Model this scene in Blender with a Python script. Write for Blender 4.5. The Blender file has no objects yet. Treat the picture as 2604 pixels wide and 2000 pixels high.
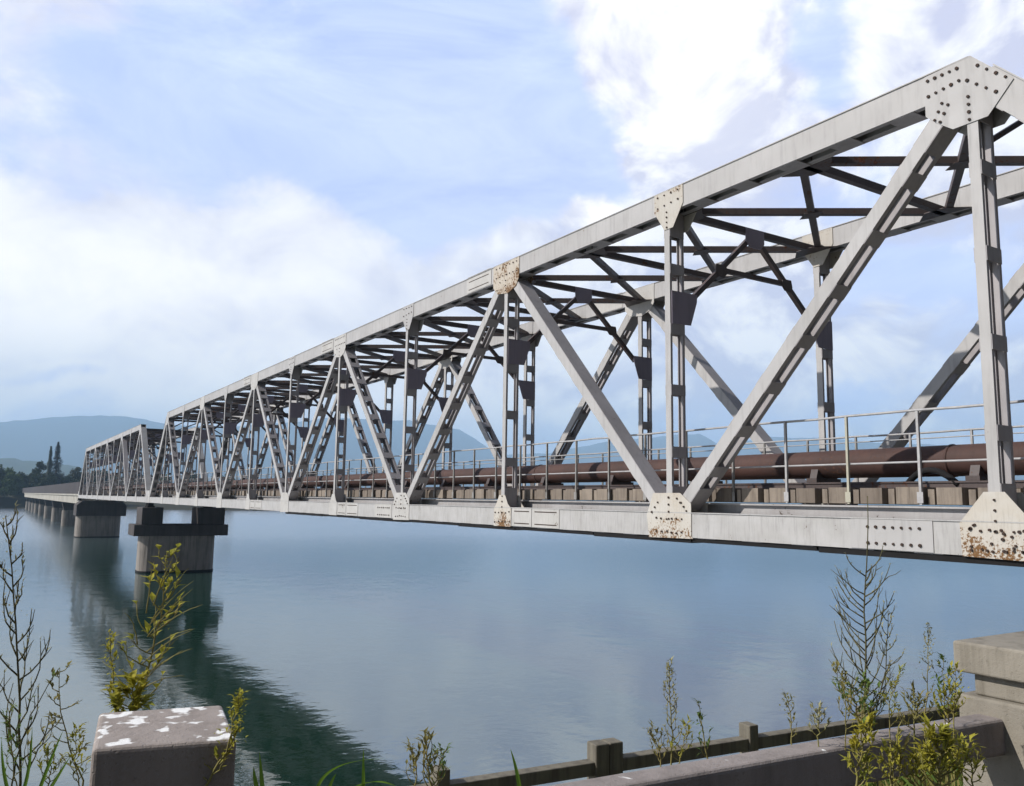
import bpy, math, random
from mathutils import Vector, noise as mnoise
R = math.radians
random.seed(7)
SC = bpy.context.scene
COL = SC.collection

# ---------------------------------------------------------------- camera frame (metres, eye at the origin, X along the bridge)
FPX, PITCH, ROLL, YAW = 2099.18, .129, .0151, .5606
cp, sp_, cy, sy = math.cos(PITCH), math.sin(PITCH), math.cos(YAW), math.sin(YAW)
V_F = Vector((cp*cy, cp*sy, sp_))
_r = Vector((-sy, cy, 0)); _u = Vector((-sp_*cy, -sp_*sy, cp))
# image x grows towards +Y here, so "right" is +Y rotated by the yaw
V_R = math.cos(ROLL)*_r + math.sin(ROLL)*_u
V_U = -math.sin(ROLL)*_r + math.cos(ROLL)*_u
def ray(px, py):
    return V_F + V_R*((px-1302)/FPX) - V_U*((py-1000)/FPX)
def at_depth(px, py, d):
    return ray(px, py)*d
def azel(px, py):
    v = ray(px, py).normalized()
    return math.atan2(v.y, v.x), math.asin(v.z)

# The measured frame is left handed (X away, Y right, Z up): mirror Y when placing.
def W(p):
    return Vector((p[0], -p[1], p[2]))

# ---------------------------------------------------------------- mesh builder
class MB:
    def __init__(s): s.v=[]; s.f=[]; s.m=[]; s.sm=[]
    def add(s, vs, fs, m=0, smooth=False):
        o=len(s.v); s.v += [tuple(W(p)) for p in vs]
        for f in fs:
            s.f.append(tuple(o+i for i in reversed(f))); s.m.append(m); s.sm.append(smooth)
    def box(s, x0,x1,y0,y1,z0,z1,m=0):
        vs=[(x0,y0,z0),(x1,y0,z0),(x1,y1,z0),(x0,y1,z0),(x0,y0,z1),(x1,y0,z1),(x1,y1,z1),(x0,y1,z1)]
        s.add(vs,[(0,3,2,1),(4,5,6,7),(0,1,5,4),(1,2,6,5),(2,3,7,6),(3,0,4,7)],m)
    def obox(s, c, ax, ay, az, m=0):           # centre + three half-axis vectors (right handed in the measured frame)
        c,ax,ay,az=map(Vector,(c,ax,ay,az))
        if ax.cross(ay).dot(az)<0: ay=-ay
        vs=[c+a*ax+b*ay+d*az for d in(-1,1) for a,b in((-1,-1),(1,-1),(1,1),(-1,1))]
        s.add(vs,[(0,3,2,1),(4,5,6,7),(0,1,5,4),(1,2,6,5),(2,3,7,6),(3,0,4,7)],m)
    def bar(s, p0,p1,w,h,side=(0,1,0),m=0):     # w along side, h along the third axis
        p0,p1=Vector(p0),Vector(p1); d=(p1-p0); L=d.length; d/=L
        a=Vector(side); a=(a-d*a.dot(d)).normalized(); b=d.cross(a)
        s.obox((p0+p1)/2,d*L/2,a*w/2,b*h/2,m)
    def prism(s, poly, y0,y1,m=0):              # polygon in X,Z extruded along Y
        n=len(poly)
        ar=sum(poly[i][0]*poly[(i+1)%n][1]-poly[(i+1)%n][0]*poly[i][1] for i in range(n))
        if ar<0: poly=poly[::-1]
        vs=[(x,y0,z) for x,z in poly]+[(x,y1,z) for x,z in poly]
        fs=[tuple(range(n)),tuple(range(2*n-1,n-1,-1))]+[(i,i+n,(i+1)%n+n,(i+1)%n) for i in range(n)]
        s.add(vs,fs,m)
    def prismx(s, poly, x0,x1,m=0):             # polygon in Y,Z extruded along X
        n=len(poly)
        ar=sum(poly[i][0]*poly[(i+1)%n][1]-poly[(i+1)%n][0]*poly[i][1] for i in range(n))
        if ar<0: poly=poly[::-1]
        vs=[(x0,y,z) for y,z in poly]+[(x1,y,z) for y,z in poly]
        fs=[tuple(range(n-1,-1,-1)),tuple(range(n,2*n))]+[(i,(i+1)%n,(i+1)%n+n,i+n) for i in range(n)]
        s.add(vs,fs,m)
    def prismz(s, poly, z0,z1,m=0,poly1=None):
        n=len(poly)
        poly1=poly1 or poly
        ar=sum(poly[i][0]*poly[(i+1)%n][1]-poly[(i+1)%n][0]*poly[i][1] for i in range(n))
        if ar<0: poly=poly[::-1]; poly1=poly1[::-1]
        vs=[(x,y,z0) for x,y in poly]+[(x,y,z1) for x,y in poly1]
        fs=[tuple(range(n-1,-1,-1)),tuple(range(n,2*n))]+[(i,(i+1)%n,(i+1)%n+n,i+n) for i in range(n)]
        s.add(vs,fs,m)
    def tube(s, pts, rad, sides=6, m=0, cap=True):
        pts=[Vector(p) for p in pts]; n=len(pts)
        if not hasattr(rad,'__len__'): rad=[rad]*n
        vs=[]; prev=None
        for i,p in enumerate(pts):
            d=(pts[min(i+1,n-1)]-pts[max(i-1,0)])
            if d.length<1e-9: d=Vector((0,0,1))
            d.normalize()
            ref=prev if prev is not None else (Vector((0,0,1)) if abs(d.z)<.9 else Vector((1,0,0)))
            a=(ref-d*ref.dot(d)).normalized(); b=d.cross(a); prev=a
            for k in range(sides):
                t=2*math.pi*k/sides
                vs.append(p+(a*math.cos(t)+b*math.sin(t))*rad[i])
        fs=[]
        for i in range(n-1):
            for k in range(sides):
                k2=(k+1)%sides
                fs.append((i*sides+k,i*sides+k2,(i+1)*sides+k2,(i+1)*sides+k))
        if cap:
            fs.append(tuple(range(sides-1,-1,-1))); fs.append(tuple((n-1)*sides+k for k in range(sides)))
        s.add(vs,fs,m,True)
    def build(s, name, mats, parent=None, bevel=0, seg=2):
        me=bpy.data.meshes.new(name); me.from_pydata(s.v,[],s.f); 
        if not isinstance(mats,(list,tuple)): mats=[mats]
        for mt in mats: me.materials.append(mt)
        me.polygons.foreach_set('material_index',s.m); me.polygons.foreach_set('use_smooth',s.sm)
        me.update()
        o=bpy.data.objects.new(name,me); COL.objects.link(o)
        if parent is not None: o.parent=parent
        if bevel:
            b=o.modifiers.new('bevel','BEVEL'); b.width=bevel; b.segments=seg; b.limit_method='ANGLE'; b.angle_limit=R(35)
        return o
def tag(o,label=None,cat=None,group=None,kind=None):
    if label: o['label']=label
    if cat: o['category']=cat
    if group: o['group']=group
    if kind: o['kind']=kind
    return o
def thing(name,label,cat,group=None,loc=None):
    o=bpy.data.objects.new(name,None); COL.objects.link(o); o.empty_display_size=.2
    if loc is not None: o.location=W(loc)
    return tag(o,label,cat,group)
def part(mb,name,mats,parent,bevel=0,seg=2):
    o=mb.build(name,mats,parent,bevel,seg)
    o.matrix_parent_inverse.identity()
    if parent is not None:                     # meshes are written in scene coordinates: undo the parent's place
        p=parent; off=Vector()
        while p is not None: off+=p.location; p=p.parent
        o.location=-off
    return o

# ---------------------------------------------------------------- materials
def nm(name):
    m=bpy.data.materials.new(name); m.use_nodes=True; nt=m.node_tree
    b=nt.nodes['Principled BSDF']; return m,nt,b
def N(nt,t,**k):
    n=nt.nodes.new(t)
    for a,v in k.items(): setattr(n,a,v)
    return n
def L(nt,a,b): nt.links.new(a,b)
def noise(nt,vec,scale,detail=4,rough=.55,dist=0):
    n=N(nt,'ShaderNodeTexNoise'); n.inputs['Scale'].default_value=scale; n.inputs['Detail'].default_value=detail
    n.inputs['Roughness'].default_value=rough; n.inputs['Distortion'].default_value=dist
    if vec is not None: L(nt,vec,n.inputs['Vector'])
    return n.outputs['Fac']
def mapr(nt,v,a,b,c=0,d=1,sm=False):
    n=N(nt,'ShaderNodeMapRange'); n.interpolation_type='SMOOTHSTEP' if sm else 'LINEAR'
    for k,x in zip(('From Min','From Max','To Min','To Max'),(a,b,c,d)): n.inputs[k].default_value=x
    L(nt,v,n.inputs['Value']); return n.outputs['Result']
def mixc(nt,f,a,b):
    n=N(nt,'ShaderNodeMix',data_type='RGBA')
    if isinstance(f,(int,float)): n.inputs[0].default_value=f
    else: L(nt,f,n.inputs[0])
    for i,x in ((6,a),(7,b)):
        if isinstance(x,tuple): n.inputs[i].default_value=(*x,1)
        else: L(nt,x,n.inputs[i])
    return n.outputs[2]
def math_(nt,op,a,b=None,clamp=False):
    n=N(nt,'ShaderNodeMath',operation=op); n.use_clamp=clamp
    for i,x in enumerate((a,b)):
        if x is None: continue
        if isinstance(x,(int,float)): n.inputs[i].default_value=x
        else: L(nt,x,n.inputs[i])
    return n.outputs[0]
def objpos(nt): return N(nt,'ShaderNodeNewGeometry').outputs['Position']
def vscale(nt,v,sc):
    n=N(nt,'ShaderNodeMapping'); n.inputs['Scale'].default_value=sc; L(nt,v,n.inputs['Vector']); return n.outputs[0]
def bump(nt,b,h,strength=.3,dist=.01):
    n=N(nt,'ShaderNodeBump'); n.inputs['Strength'].default_value=strength; n.inputs['Distance'].default_value=dist
    L(nt,h,n.inputs['Height']); L(nt,n.outputs[0],b.inputs['Normal'])
def paint_mat(name,base,base2,rust,amount,rough=.55,scale=1.0,streak=.5,low=0):
    m,nt,b=nm(name); p=objpos(nt)
    big=noise(nt,p,.9*scale,5); fine=noise(nt,p,9*scale,6,.65)
    st=noise(nt,vscale(nt,p,(5,5,.5)),2.2*scale,4,.6)
    c=mixc(nt,mapr(nt,big,.35,.68),base,base2)
    c=mixc(nt,math_(nt,'MULTIPLY',mapr(nt,st,.5,.75),streak),c,tuple(x*.72 for x in base2))
    rmask=math_(nt,'ADD',math_(nt,'MULTIPLY',big,.45),math_(nt,'MULTIPLY',fine,.55))
    if low:
        z=N(nt,'ShaderNodeSeparateXYZ'); L(nt,p,z.inputs[0])
        rmask=math_(nt,'ADD',rmask,mapr(nt,z.outputs[2],.0,-.6,-.06,low))
    rm=mapr(nt,rmask,.66-amount*.28,.70-amount*.24,sm=True)
    rc=mixc(nt,mapr(nt,noise(nt,p,26*scale,3),.35,.65),rust,tuple(x*.35 for x in rust))
    c=mixc(nt,rm,c,rc)
    L(nt,c,b.inputs['Base Color']); b.inputs['Roughness'].default_value=rough
    L(nt,mapr(nt,rm,0,1,rough,.9),b.inputs['Roughness'])
    bump(nt,b,math_(nt,'ADD',fine,math_(nt,'MULTIPLY',rm,.5)),.15,.004)
    b.inputs['Specular IOR Level'].default_value=.3
    return m
def plain(name,col,col2=None,scale=3,rough=.8,bs=.2,bd=.01,spec=.3,detail=5):
    m,nt,b=nm(name); p=objpos(nt); n1=noise(nt,p,scale,detail,.6)
    c=mixc(nt,mapr(nt,n1,.3,.7),col,col2 or tuple(x*.6 for x in col)); L(nt,c,b.inputs['Base Color'])
    b.inputs['Roughness'].default_value=rough; b.inputs['Specular IOR Level'].default_value=spec
    if bs: bump(nt,b,noise(nt,p,scale*5,4),bs,bd)
    return m
def concrete(name,col,dark,drop=0,stain=.5,scale=1.0,vary=0):
    m,nt,b=nm(name); p=objpos(nt)
    big=noise(nt,p,1.3*scale,6,.6); fine=noise(nt,p,22*scale,5,.7); st=noise(nt,vscale(nt,p,(4,4,.35)),1.4*scale,5,.65)
    c=mixc(nt,mapr(nt,big,.3,.7),col,tuple(x*.75 for x in col))
    c=mixc(nt,math_(nt,'MULTIPLY',mapr(nt,st,.45,.72),stain),c,dark)
    c=mixc(nt,mapr(nt,fine,.62,.8),c,dark)
    if drop:
        z=N(nt,'ShaderNodeSeparateXYZ'); L(nt,N(nt,'ShaderNodeNewGeometry').outputs['Normal'],z.inputs[0])
        dn=noise(nt,p,17,2,.5,.25); dn2=noise(nt,p,4.0,2)
        mask=mapr(nt,math_(nt,'ADD',math_(nt,'MULTIPLY',dn,.6),math_(nt,'MULTIPLY',dn2,.4)),drop,drop+.045,sm=True)
        mask=math_(nt,'MULTIPLY',mask,mapr(nt,z.outputs[2],.6,.9))
        c=mixc(nt,mask,c,(.76,.75,.72))
    if vary:
        c=mixc(nt,math_(nt,'MULTIPLY',N(nt,'ShaderNodeObjectInfo').outputs['Random'],vary),c,dark)
    L(nt,c,b.inputs['Base Color']); b.inputs['Roughness'].default_value=.9; b.inputs['Specular IOR Level'].default_value=.2
    pit=N(nt,'ShaderNodeTexVoronoi'); pit.inputs['Scale'].default_value=45*scale; L(nt,p,pit.inputs['Vector'])
    bump(nt,b,math_(nt,'ADD',math_(nt,'ADD',fine,big),mapr(nt,pit.outputs['Distance'],.0,.22,-.5,0)),.55,.007)
    return m
M={}
M['steel']=paint_mat('grey_steel_paint',(.42,.405,.392),(.355,.34,.325),(.20,.10,.045),.05,streak=.6)
M['steel_low']=paint_mat('stained_chord_paint',(.43,.415,.40),(.36,.345,.325),(.16,.11,.07),.15,scale=2.4,streak=.75)
M['steel_rust_top']=paint_mat('rust_stained_plate_paint',(.48,.43,.36),(.42,.345,.26),(.22,.12,.055),.56,scale=1.9)
M['steel_rust_mid']=paint_mat('lightly_rusted_plate_paint',(.46,.43,.38),(.43,.385,.32),(.24,.125,.05),.36,scale=2.1)
M['steel_rusty']=paint_mat('rusting_steel_paint',(.50,.47,.42),(.46,.41,.34),(.24,.125,.05),.30,scale=2.5,low=.10)
M['steel_flaking']=paint_mat('flaking_steel_paint',(.47,.45,.42),(.41,.39,.36),(.13,.085,.05),.20,scale=2.2)
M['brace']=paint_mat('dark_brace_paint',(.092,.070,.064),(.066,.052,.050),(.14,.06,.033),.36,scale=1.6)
M['inner']=paint_mat('grey_inner_paint',(.37,.345,.345),(.29,.27,.27),(.09,.05,.03),.1)
M['bracket']=paint_mat('purple_grey_paint',(.27,.235,.28),(.23,.20,.24),(.09,.05,.03),.02)
M['bolt']=plain('dark_bolt',(.03,.024,.02),(.06,.03,.018),30,.8,0)
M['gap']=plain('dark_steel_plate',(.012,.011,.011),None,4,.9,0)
M['pipe']=paint_mat('rusty_pipe',(.080,.040,.031),(.048,.027,.022),(.13,.065,.042),.34,.7,1.2,.5)
M['rail']=plain('galvanised_tube',(.42,.41,.40),(.30,.29,.29),8,.5,0)
M['rail_dark']=plain('weathered_tube',(.17,.16,.15),(.30,.29,.27),5,.6,0)
M['rail_yellow']=plain('pale_yellow_tube',(.42,.40,.31),(.33,.31,.25),6,.5,0)  # pale yellow tint, used on a single handrail post
M['sleeper']=concrete('sleeper_concrete',(.30,.25,.20),(.10,.08,.065),0,.8,2,.6)
M['stringer']=paint_mat('stringer_paint',(.40,.385,.375),(.32,.30,.29),(.12,.09,.07),.22,scale=1.6)
M['pier']=concrete('pier_concrete',(.28,.25,.22),(.085,.075,.065),0,.85,.55)
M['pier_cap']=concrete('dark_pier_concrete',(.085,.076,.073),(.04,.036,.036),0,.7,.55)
M['girder']=concrete('girder_concrete',(.42,.40,.35),(.18,.16,.13),0,.8,.3)
M['parapet']=plain('parapet_panel',(.055,.048,.05),(.042,.038,.04),.2,.9,0)
M['post']=concrete('guard_concrete',(.33,.285,.255),(.12,.10,.085),.515,.45,1.6)
M['pillar']=concrete('warm_pillar_concrete',(.30,.27,.22),(.11,.095,.07),0,.75,1.6)
M['railc']=concrete('rail_concrete',(.31,.27,.25),(.11,.095,.085),.635,.45,1.6)
M['fence_dark']=concrete('old_fence_concrete',(.20,.18,.14),(.04,.035,.03),0,.7,2)
M['coupling']=plain('pipe_coupling_paint',(.42,.37,.27),(.25,.19,.12),8,.6,.1)

# ---------------------------------------------------------------- truss bridge
S=6.4; X0=6.084; YN=11.615; WID=5.229
ZB0,ZB1=-.672,-.205; ZT1,ZT0=6.518,6.05
ZB=(ZB0+ZB1)/2; ZT=(ZT0+ZT1)/2; CW=.42
def laced(mb,p0,p1,w,lat0,solid=None,step=1.0,gap=.40,bat=.13,fl=.07):
    # p0,p1: (x,z) axis ends; lat0: outer y; two channels facing each other joined by batten plates
    a=Vector((p0[0],0,p0[1])); b=Vector((p1[0],0,p1[1])); d=b-a; Ln=d.length; d/=Ln
    n=Vector((-d.z,0,d.x)); y=Vector((0,1,0)); y0=Vector((0,lat0,0))
    mid=(a+b)/2
    t=.018
    mb.obox(mid+y0+y*t/2,d*Ln/2,y*t/2,n*w/2,0)                       # outer web
    mb.obox(mid+y0+y*(gap-t/2),d*Ln/2,y*t/2,n*w/2,1)                 # inner web
    for s in(-1,1):
        mb.obox(mid+y0+y*(t+fl/2)+n*s*(w/2-t/2),d*Ln/2,y*fl/2,n*t/2,1)
        mb.obox(mid+y0+y*(gap-t-fl/2)+n*s*(w/2-t/2),d*Ln/2,y*fl/2,n*t/2,1)
    k=max(2,round(Ln/step))
    for s in(-1,1):
        if solid==s:
            mb.obox(mid+y0+y*gap/2+n*s*(w/2+.006),d*Ln/2,y*(gap/2-.004),n*.007,1); continue
        for i in range(k+1):
            L0=bat if 0<i<k else .28
            c=a+d*(Ln*i/k) + (d*.3 if i==0 else -d*.3 if i==k else d*0)
            mb.obox(c+y0+y*gap/2+n*s*(w/2+.006),d*L0,y*(gap/2-.004),n*.007,1)
def chord(mb,xa,xb,y0,z0,z1,gap_at=(),lat=CW):
    t=.022; 
    mb.box(xa,xb,y0,y0+t,z0,z1,0)
    mb.box(xa,xb,y0+lat-t,y0+lat,z0,z1,0 if lat>0 else 0)
    mb.box(xa,xb,y0-.02,y0+lat+.02,z1+.001,z1+.018,0)
    for ya in (y0+t,y0+lat-t-.09): mb.box(xa,xb,ya,ya+.09,z0+.004,z0+.024,1)
    n=int((xb-xa)/1.1)
    for i in range(n+1):
        x=xa+(xb-xa)*i/max(n,1); x=min(max(x,xa+.25),xb-.25)
        mb.box(x-.22,x+.22,y0+t,y0+lat-t,z0-.012,z0+.002,1)
def bolts(mb,pts,y,r=.022,m=1):
    for x,z in pts:
        r_=r*random.uniform(.8,1.15)
        n=6; a0=random.random()
        mb.prism([(x+r_*math.cos(a0+2*math.pi*k/n),z+r_*math.sin(a0+2*math.pi*k/n)) for k in range(n)],y-.02,y-.0005,m)
def curve3(p,q,r,n=12):
    p,q,r=Vector(p),Vector(q),Vector(r); c=q*2-(p+r)/2
    return [p*(1-t)**2+c*2*t*(1-t)+r*t*t for t in [i/n for i in range(n+1)]]
def line(p,q,n): return [(p[0]+(q[0]-p[0])*i/(n-1),p[1]+(q[1]-p[1])*i/(n-1)) for i in range(n)]

def bridge_span(x0,n0,n1,label,detail):
    """panel points n0..n1 with x = x0 + S*n; full depth trusses on both sides"""
    root=thing('truss_bridge',label,'bridge','steel truss spans over the river',(x0+S*n0,YN,ZB0))
    X=lambda n:x0+S*n
    for side in (0,1):
        yo=YN if side==0 else YN+WID-CW
        mats=[M['steel'],M['inner']]
        # chords
        mb=MB(); chord(mb,X(n0+1),X(n1-1),yo,ZT0,ZT1); part(mb,'top_chord',mats,root)
        mb=MB(); chord(mb,X(n0)-.35,X(n1)+.35,yo,ZB0,ZB1); part(mb,'bottom_chord',[M['steel_low'],M['inner']],root)
        # end posts
        for a,b in ((n0+1,n0),(n1-1,n1)):
            mb=MB(); s=1 if b>a else -1
            laced(mb,(X(a)+s*.18,ZT-.19),(X(b)-s*.35,ZB+.36),.42,yo,solid=None,gap=CW)
            d=Vector((S,0,-(ZT-ZB))).normalized()
            pa=Vector((X(a)+s*.18,yo+CW/2,ZT-.19)); pb=Vector((X(b)-s*.35,yo+CW/2,ZB+.36))
            dd=(pb-pa).normalized(); nn=Vector((-dd.z,0,dd.x)); nn = nn if nn.z>0 else -nn
            mb.obox((pa+pb)/2+nn*.225,dd*(pb-pa).length/2,Vector((0,CW/2+.02,0)),nn*.01,0)
            part(mb,'end_post',mats,root)
        # diagonals (upper node even offset from n0+1)
        for n in range(n0+1,n1-1):
            up,lo=(n,n+1) if (n-n0-1)%2==0 else (n+1,n)
            a=Vector((X(up),0,ZT)); b=Vector((X(lo),0,ZB)); d=(b-a).normalized()
            a+=d*.62; b-=d*.52
            leaning_away = X(up)>X(lo)
            mb=MB(); solid=None
            if leaning_away and (n-n0)%4==2: solid=-1 if False else None
            if leaning_away and n==n0+2: solid='up'
            sol=None
            if solid=='up':
                nn=Vector((-d.z,0,d.x)); sol=1 if nn.z>0 else -1
            laced(mb,(a.x,a.z),(b.x,b.z),.235 if detail else .27,yo,sol,step=1.05)
            part(mb,'diagonal',mats,root)
        # verticals
        for n in range(n0+1,n1):
            mb=MB(); laced(mb,(X(n),ZB1-.05),(X(n),ZT0+.05),.155 if detail else .19,yo,None,step=1.2,bat=.11,fl=.04)
            part(mb,'vertical_post',mats,root)
        # gusset plates, on the outer and the inner web
        for n in range(n0,n1+1):
            x=X(n); main_low=(n-n0)%2==0
            dots=detail and side==0 and n<=n0+4
            mat_g='steel_rusty' if (detail and n<=n0+3 and n-n0 in(1,2,3)) else ('steel_flaking' if detail else 'steel')
            if n in(n0,n1): poly=[(x-.5,ZB0-.02),(x+.5,ZB0-.02),(x+.5,ZB1),(x+.42,.35),(x-.42,.35),(x-.5,ZB1)]
            elif main_low: poly=[(x-.66,ZB0-.02),(x+.6,ZB0-.04),(x+.66,ZB1-.05),(x+.46,.19),(x-.32,.19),(x-.62,-.02),(x-.62,ZB0+.02)]
            elif n==n0+1: poly=[(x-.52,ZB0-.03),(x+.48,ZB0-.01),(x+.5,ZB1-.02),(x+.14,.21),(x-.14,.21),(x-.5,ZB1-.02)]
            else: poly=[(x-.44,ZB0-.02),(x+.42,ZB0-.02),(x+.42,ZB1-.02),(x+.30,ZB1+.1),(x+.16,.13),(x-.14,.13),(x-.28,ZB1+.1),(x-.44,ZB1-.02)]
            mb=MB(); mb.prism(poly,yo-.016,yo-.001,0); mb.prism(poly,yo+CW+.001,yo+CW+.016,0)
            if dots:
                pts=line((x,.10),(x,ZB1-.12),4)
                for row in (.09,.35):
                    pts+=[(q+random.uniform(-.02,.02),ZB0+row+random.uniform(-.02,.02)) for q,_ in line((x-.36,0),(x+.36,0),6 if main_low or n==n0+1 else 5)]
                if main_low: pts+=line((x+.32,.0),(x+.5,-.2),3)+line((x-.36,.0),(x-.5,-.16),3)+line((x-.24,.08),(x-.42,-.08),3)
                if n==n0+1: pts+=[(x+random.uniform(-.38,.38),random.uniform(ZB0+.06,-.15)) for _ in range(16)]
                bolts(mb,pts,yo-.016,.021)
            part(mb,'gusset_plate',[M[mat_g],M['bolt']],root)
            if n0<n<n1:
                main_top=not main_low; mat_t='steel'
                if n==n0+1: poly=[(x+.68,6.50),(x+.68,5.87),(x+.47,5.67),(x+.28,5.52),(x-.23,5.52),(x-.60,5.92),(x-.03,6.53)]
                elif n==n1-1: poly=[(x-.68,6.50),(x-.68,5.87),(x-.47,5.67),(x-.28,5.52),(x+.23,5.52),(x+.60,5.92),(x+.03,6.53)]
                elif main_top: poly=[(x+.67,ZT1+.02),(x-.67,ZT1+.02),(x-.66,5.95),(x-.52,5.74),(x-.10,5.62),(x+.45,5.70),(x+.67,5.92)]; mat_t='steel_flaking' if detail else 'steel'
                else: poly=[(x+.36,ZT1+.02),(x-.50,ZT1+.02),(x-.50,6.13),(x-.20,5.68),(x+.06,5.68),(x+.36,6.13)]
                if detail and n==n0+2: mat_t='steel_rust_mid'
                if detail and n==n0+3 and side==0: mat_t='steel_rust_top'
                mb=MB(); mb.prism(poly,yo-.016,yo-.001,0); mb.prism(poly,yo+CW+.001,yo+CW+.016,0)
                if dots or (side==0 and detail and n<=n0+6):
                    if n==n0+1:
                        pts=line((x+.62,6.42),(x+.17,6.42),5)+line((x+.62,6.17),(x+.15,6.22),5)+line((x-.13,6.33),(x-.5,5.99),4)+line((x+.03,6.17),(x-.36,5.83),4)
                        pts+=line((x+.03,5.92),(x+.03,5.57),4)+line((x+.42,5.98),(x+.54,5.76),3)+line((x+.33,5.92),(x+.46,5.70),3)
                    elif main_top:
                        pts=line((x+.5,6.42),(x-.55,6.42),7)+line((x+.5,6.16),(x-.55,6.16),7)+line((x,6.0),(x,5.72),3)+line((x+.3,6.0),(x+.45,5.8),2)
                    else:
                        pts=line((x+.25,6.44),(x-.36,6.44),4)+line((x+.25,6.2),(x-.36,6.24),4)+line((x-.02,6.05),(x-.02,5.72),4)
                    bolts(mb,pts,yo-.016,.024 if n==n0+1 else .02)
                part(mb,'gusset_plate',[M[mat_t],M['bolt']],root)
        if detail:
            # splice plates on the chords
            for k,(xa,xb) in enumerate([(X(0)+.9,X(0)+2.25)]+[(X(n)-2.6,X(n)-1.45) for n in(2,4,6)]+[(X(n)-1.4,X(n)-.5) for n in(2,4,6)]+[(X(3)+.75,X(3)+2.2)]):
                mb=MB(); mb.prism([(xa,ZB0+.01),(xb,ZB0+.01),(xb,ZB1-.0),(xa,ZB1-.0)],yo-.012,yo-.001,0)
                if side==0:
                    h=(xb-xa)
                    if k in(0,7):
                        bolts(mb,line((xa+.2,ZB0+.10),(xb-.3,ZB0+.10),7)+line((xa+.2,ZB1-.12),(xb-.3,ZB1-.12),7),yo-.012,.024)
                    else:
                        for z in (ZB0+.07,ZB1-.09): mb.box(xa+.1,xb-.1,yo-.016,yo-.0125,z,z+.025,1)
                part(mb,'splice_plate',[M['steel_flaking' if k else 'steel'],M['bolt']],root)
            for n in (2,4,6):
                xa,xb=X(n)+.8,X(n)+2.2
                mb=MB(); mb.box(xa,xb,yo-.012,yo-.001,ZT0+.02,ZT1-.02,0); mb.box(xa+.05,xb-.05,yo-.03,yo+CW+.03,ZT1+.019,ZT1+.032,0)
                if side==0:
                    for z in (ZT0+.1,ZT1-.13): mb.box(xa+.15,xb-.1,yo-.016,yo-.0125,z,z+.022,1)
                part(mb,'splice_plate',[M['steel_flaking'],M['bolt']],root)
            # stepped cover plates under the bottom chord
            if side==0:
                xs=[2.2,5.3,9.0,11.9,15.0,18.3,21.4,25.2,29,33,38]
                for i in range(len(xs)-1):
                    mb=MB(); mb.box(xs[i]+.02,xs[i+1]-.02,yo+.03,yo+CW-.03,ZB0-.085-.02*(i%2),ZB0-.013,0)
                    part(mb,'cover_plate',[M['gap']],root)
    # cross frames
    yn,yf=YN+CW,YN+WID-CW; ym=YN+WID/2
    for n in range(n0+1,n1):
        x=X(n)
        mb=MB()
        mb.bar((x,yn-.05,6.10),(x,yf+.05,6.10),.12,.15,(1,0,0))
        if n0+1<n<n1-1:
            mb.prismx([(ym-.30,6.16),(ym+.30,6.16),(ym+.30,5.86),(ym+.18,5.72),(ym-.18,5.72),(ym-.30,5.86)],x-.075,x-.055,1)
            for s,yb in ((-1,YN+.62),(1,YN+WID-.62)):
                mb.bar((x,ym+s*.14,5.92),(x,yb,4.22),.105,.11,(1,0,0))
            q0=(ym-.14+YN+.62)/2; q1=(ym+.14+YN+WID-.62)/2
            mb.bar((x,q0,5.07),(x,q1,5.07),.09,.10,(1,0,0))
            for q in (q0,q1): mb.prismx([(q-.16,5.17),(q+.14,5.17),(q+.18,5.0),(q+.06,4.88),(q-.10,4.9),(q-.18,5.0)],x-.06,x-.045,0)
        else:
            # end frames: plain knee braces
            for s,yb in ((-1,YN+.45),(1,YN+WID-.45)):
                mb.bar((x,ym+s*.95,6.06),(x,yb,5.35),.07,.08,(1,0,0))
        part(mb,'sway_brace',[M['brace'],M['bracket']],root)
        if n0+1<n<n1-1:
            for s,ya in ((1,YN),(-1,YN+WID)):
                mb=MB()
                mb.prismx([(ya+s*.03,4.36),(ya+s*.75,4.36),(ya+s*.74,4.2),(ya+s*.56,3.68),(ya+s*.03,3.66)],x-.105,x-.09,0)
                part(mb,'bracket_plate',[M['bracket']],root)
    for e,(a,b) in enumerate(((n0+1,n0),(n1-1,n1))):      # portal frames in the plane of the end posts
        mb=MB(); pa=Vector((X(a),0,ZT)); pb=Vector((X(b),0,ZB)); f=lambda t,y:(pa+(pb-pa)*t)+Vector((0,y,0))
        mb.bar(f(.05,yn),f(.05,yf),.3,.12,(1,0,0)); mb.bar(f(.2,yn),f(.2,yf),.1,.12,(1,0,0))
        mb.bar(f(.2,yn),f(.05,ym),.08,.08,(1,0,0)); mb.bar(f(.2,yf),f(.05,ym),.08,.08,(1,0,0))
        mb.bar(f(.2,yn+.4),f(.33,yn),.08,.08,(1,0,0)); mb.bar(f(.2,yf-.4),f(.33,yf),.08,.08,(1,0,0))
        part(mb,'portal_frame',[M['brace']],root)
    # top laterals: an X in each half panel and a strut between
    for n in range(n0+1,n1-1):
        for h in (0,.5):
            xa,xb=X(n+h),X(n+h+.5); z=6.12
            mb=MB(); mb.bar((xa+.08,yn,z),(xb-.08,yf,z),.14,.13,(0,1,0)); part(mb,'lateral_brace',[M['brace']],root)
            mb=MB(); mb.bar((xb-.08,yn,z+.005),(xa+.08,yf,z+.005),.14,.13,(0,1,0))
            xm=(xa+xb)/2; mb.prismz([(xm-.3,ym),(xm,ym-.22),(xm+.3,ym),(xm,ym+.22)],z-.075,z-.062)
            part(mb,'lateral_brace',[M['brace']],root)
        xs=X(n+.5); mb=MB(); mb.bar((xs,yn,6.11),(xs,yf,6.11),.13,.14,(1,0,0))
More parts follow.
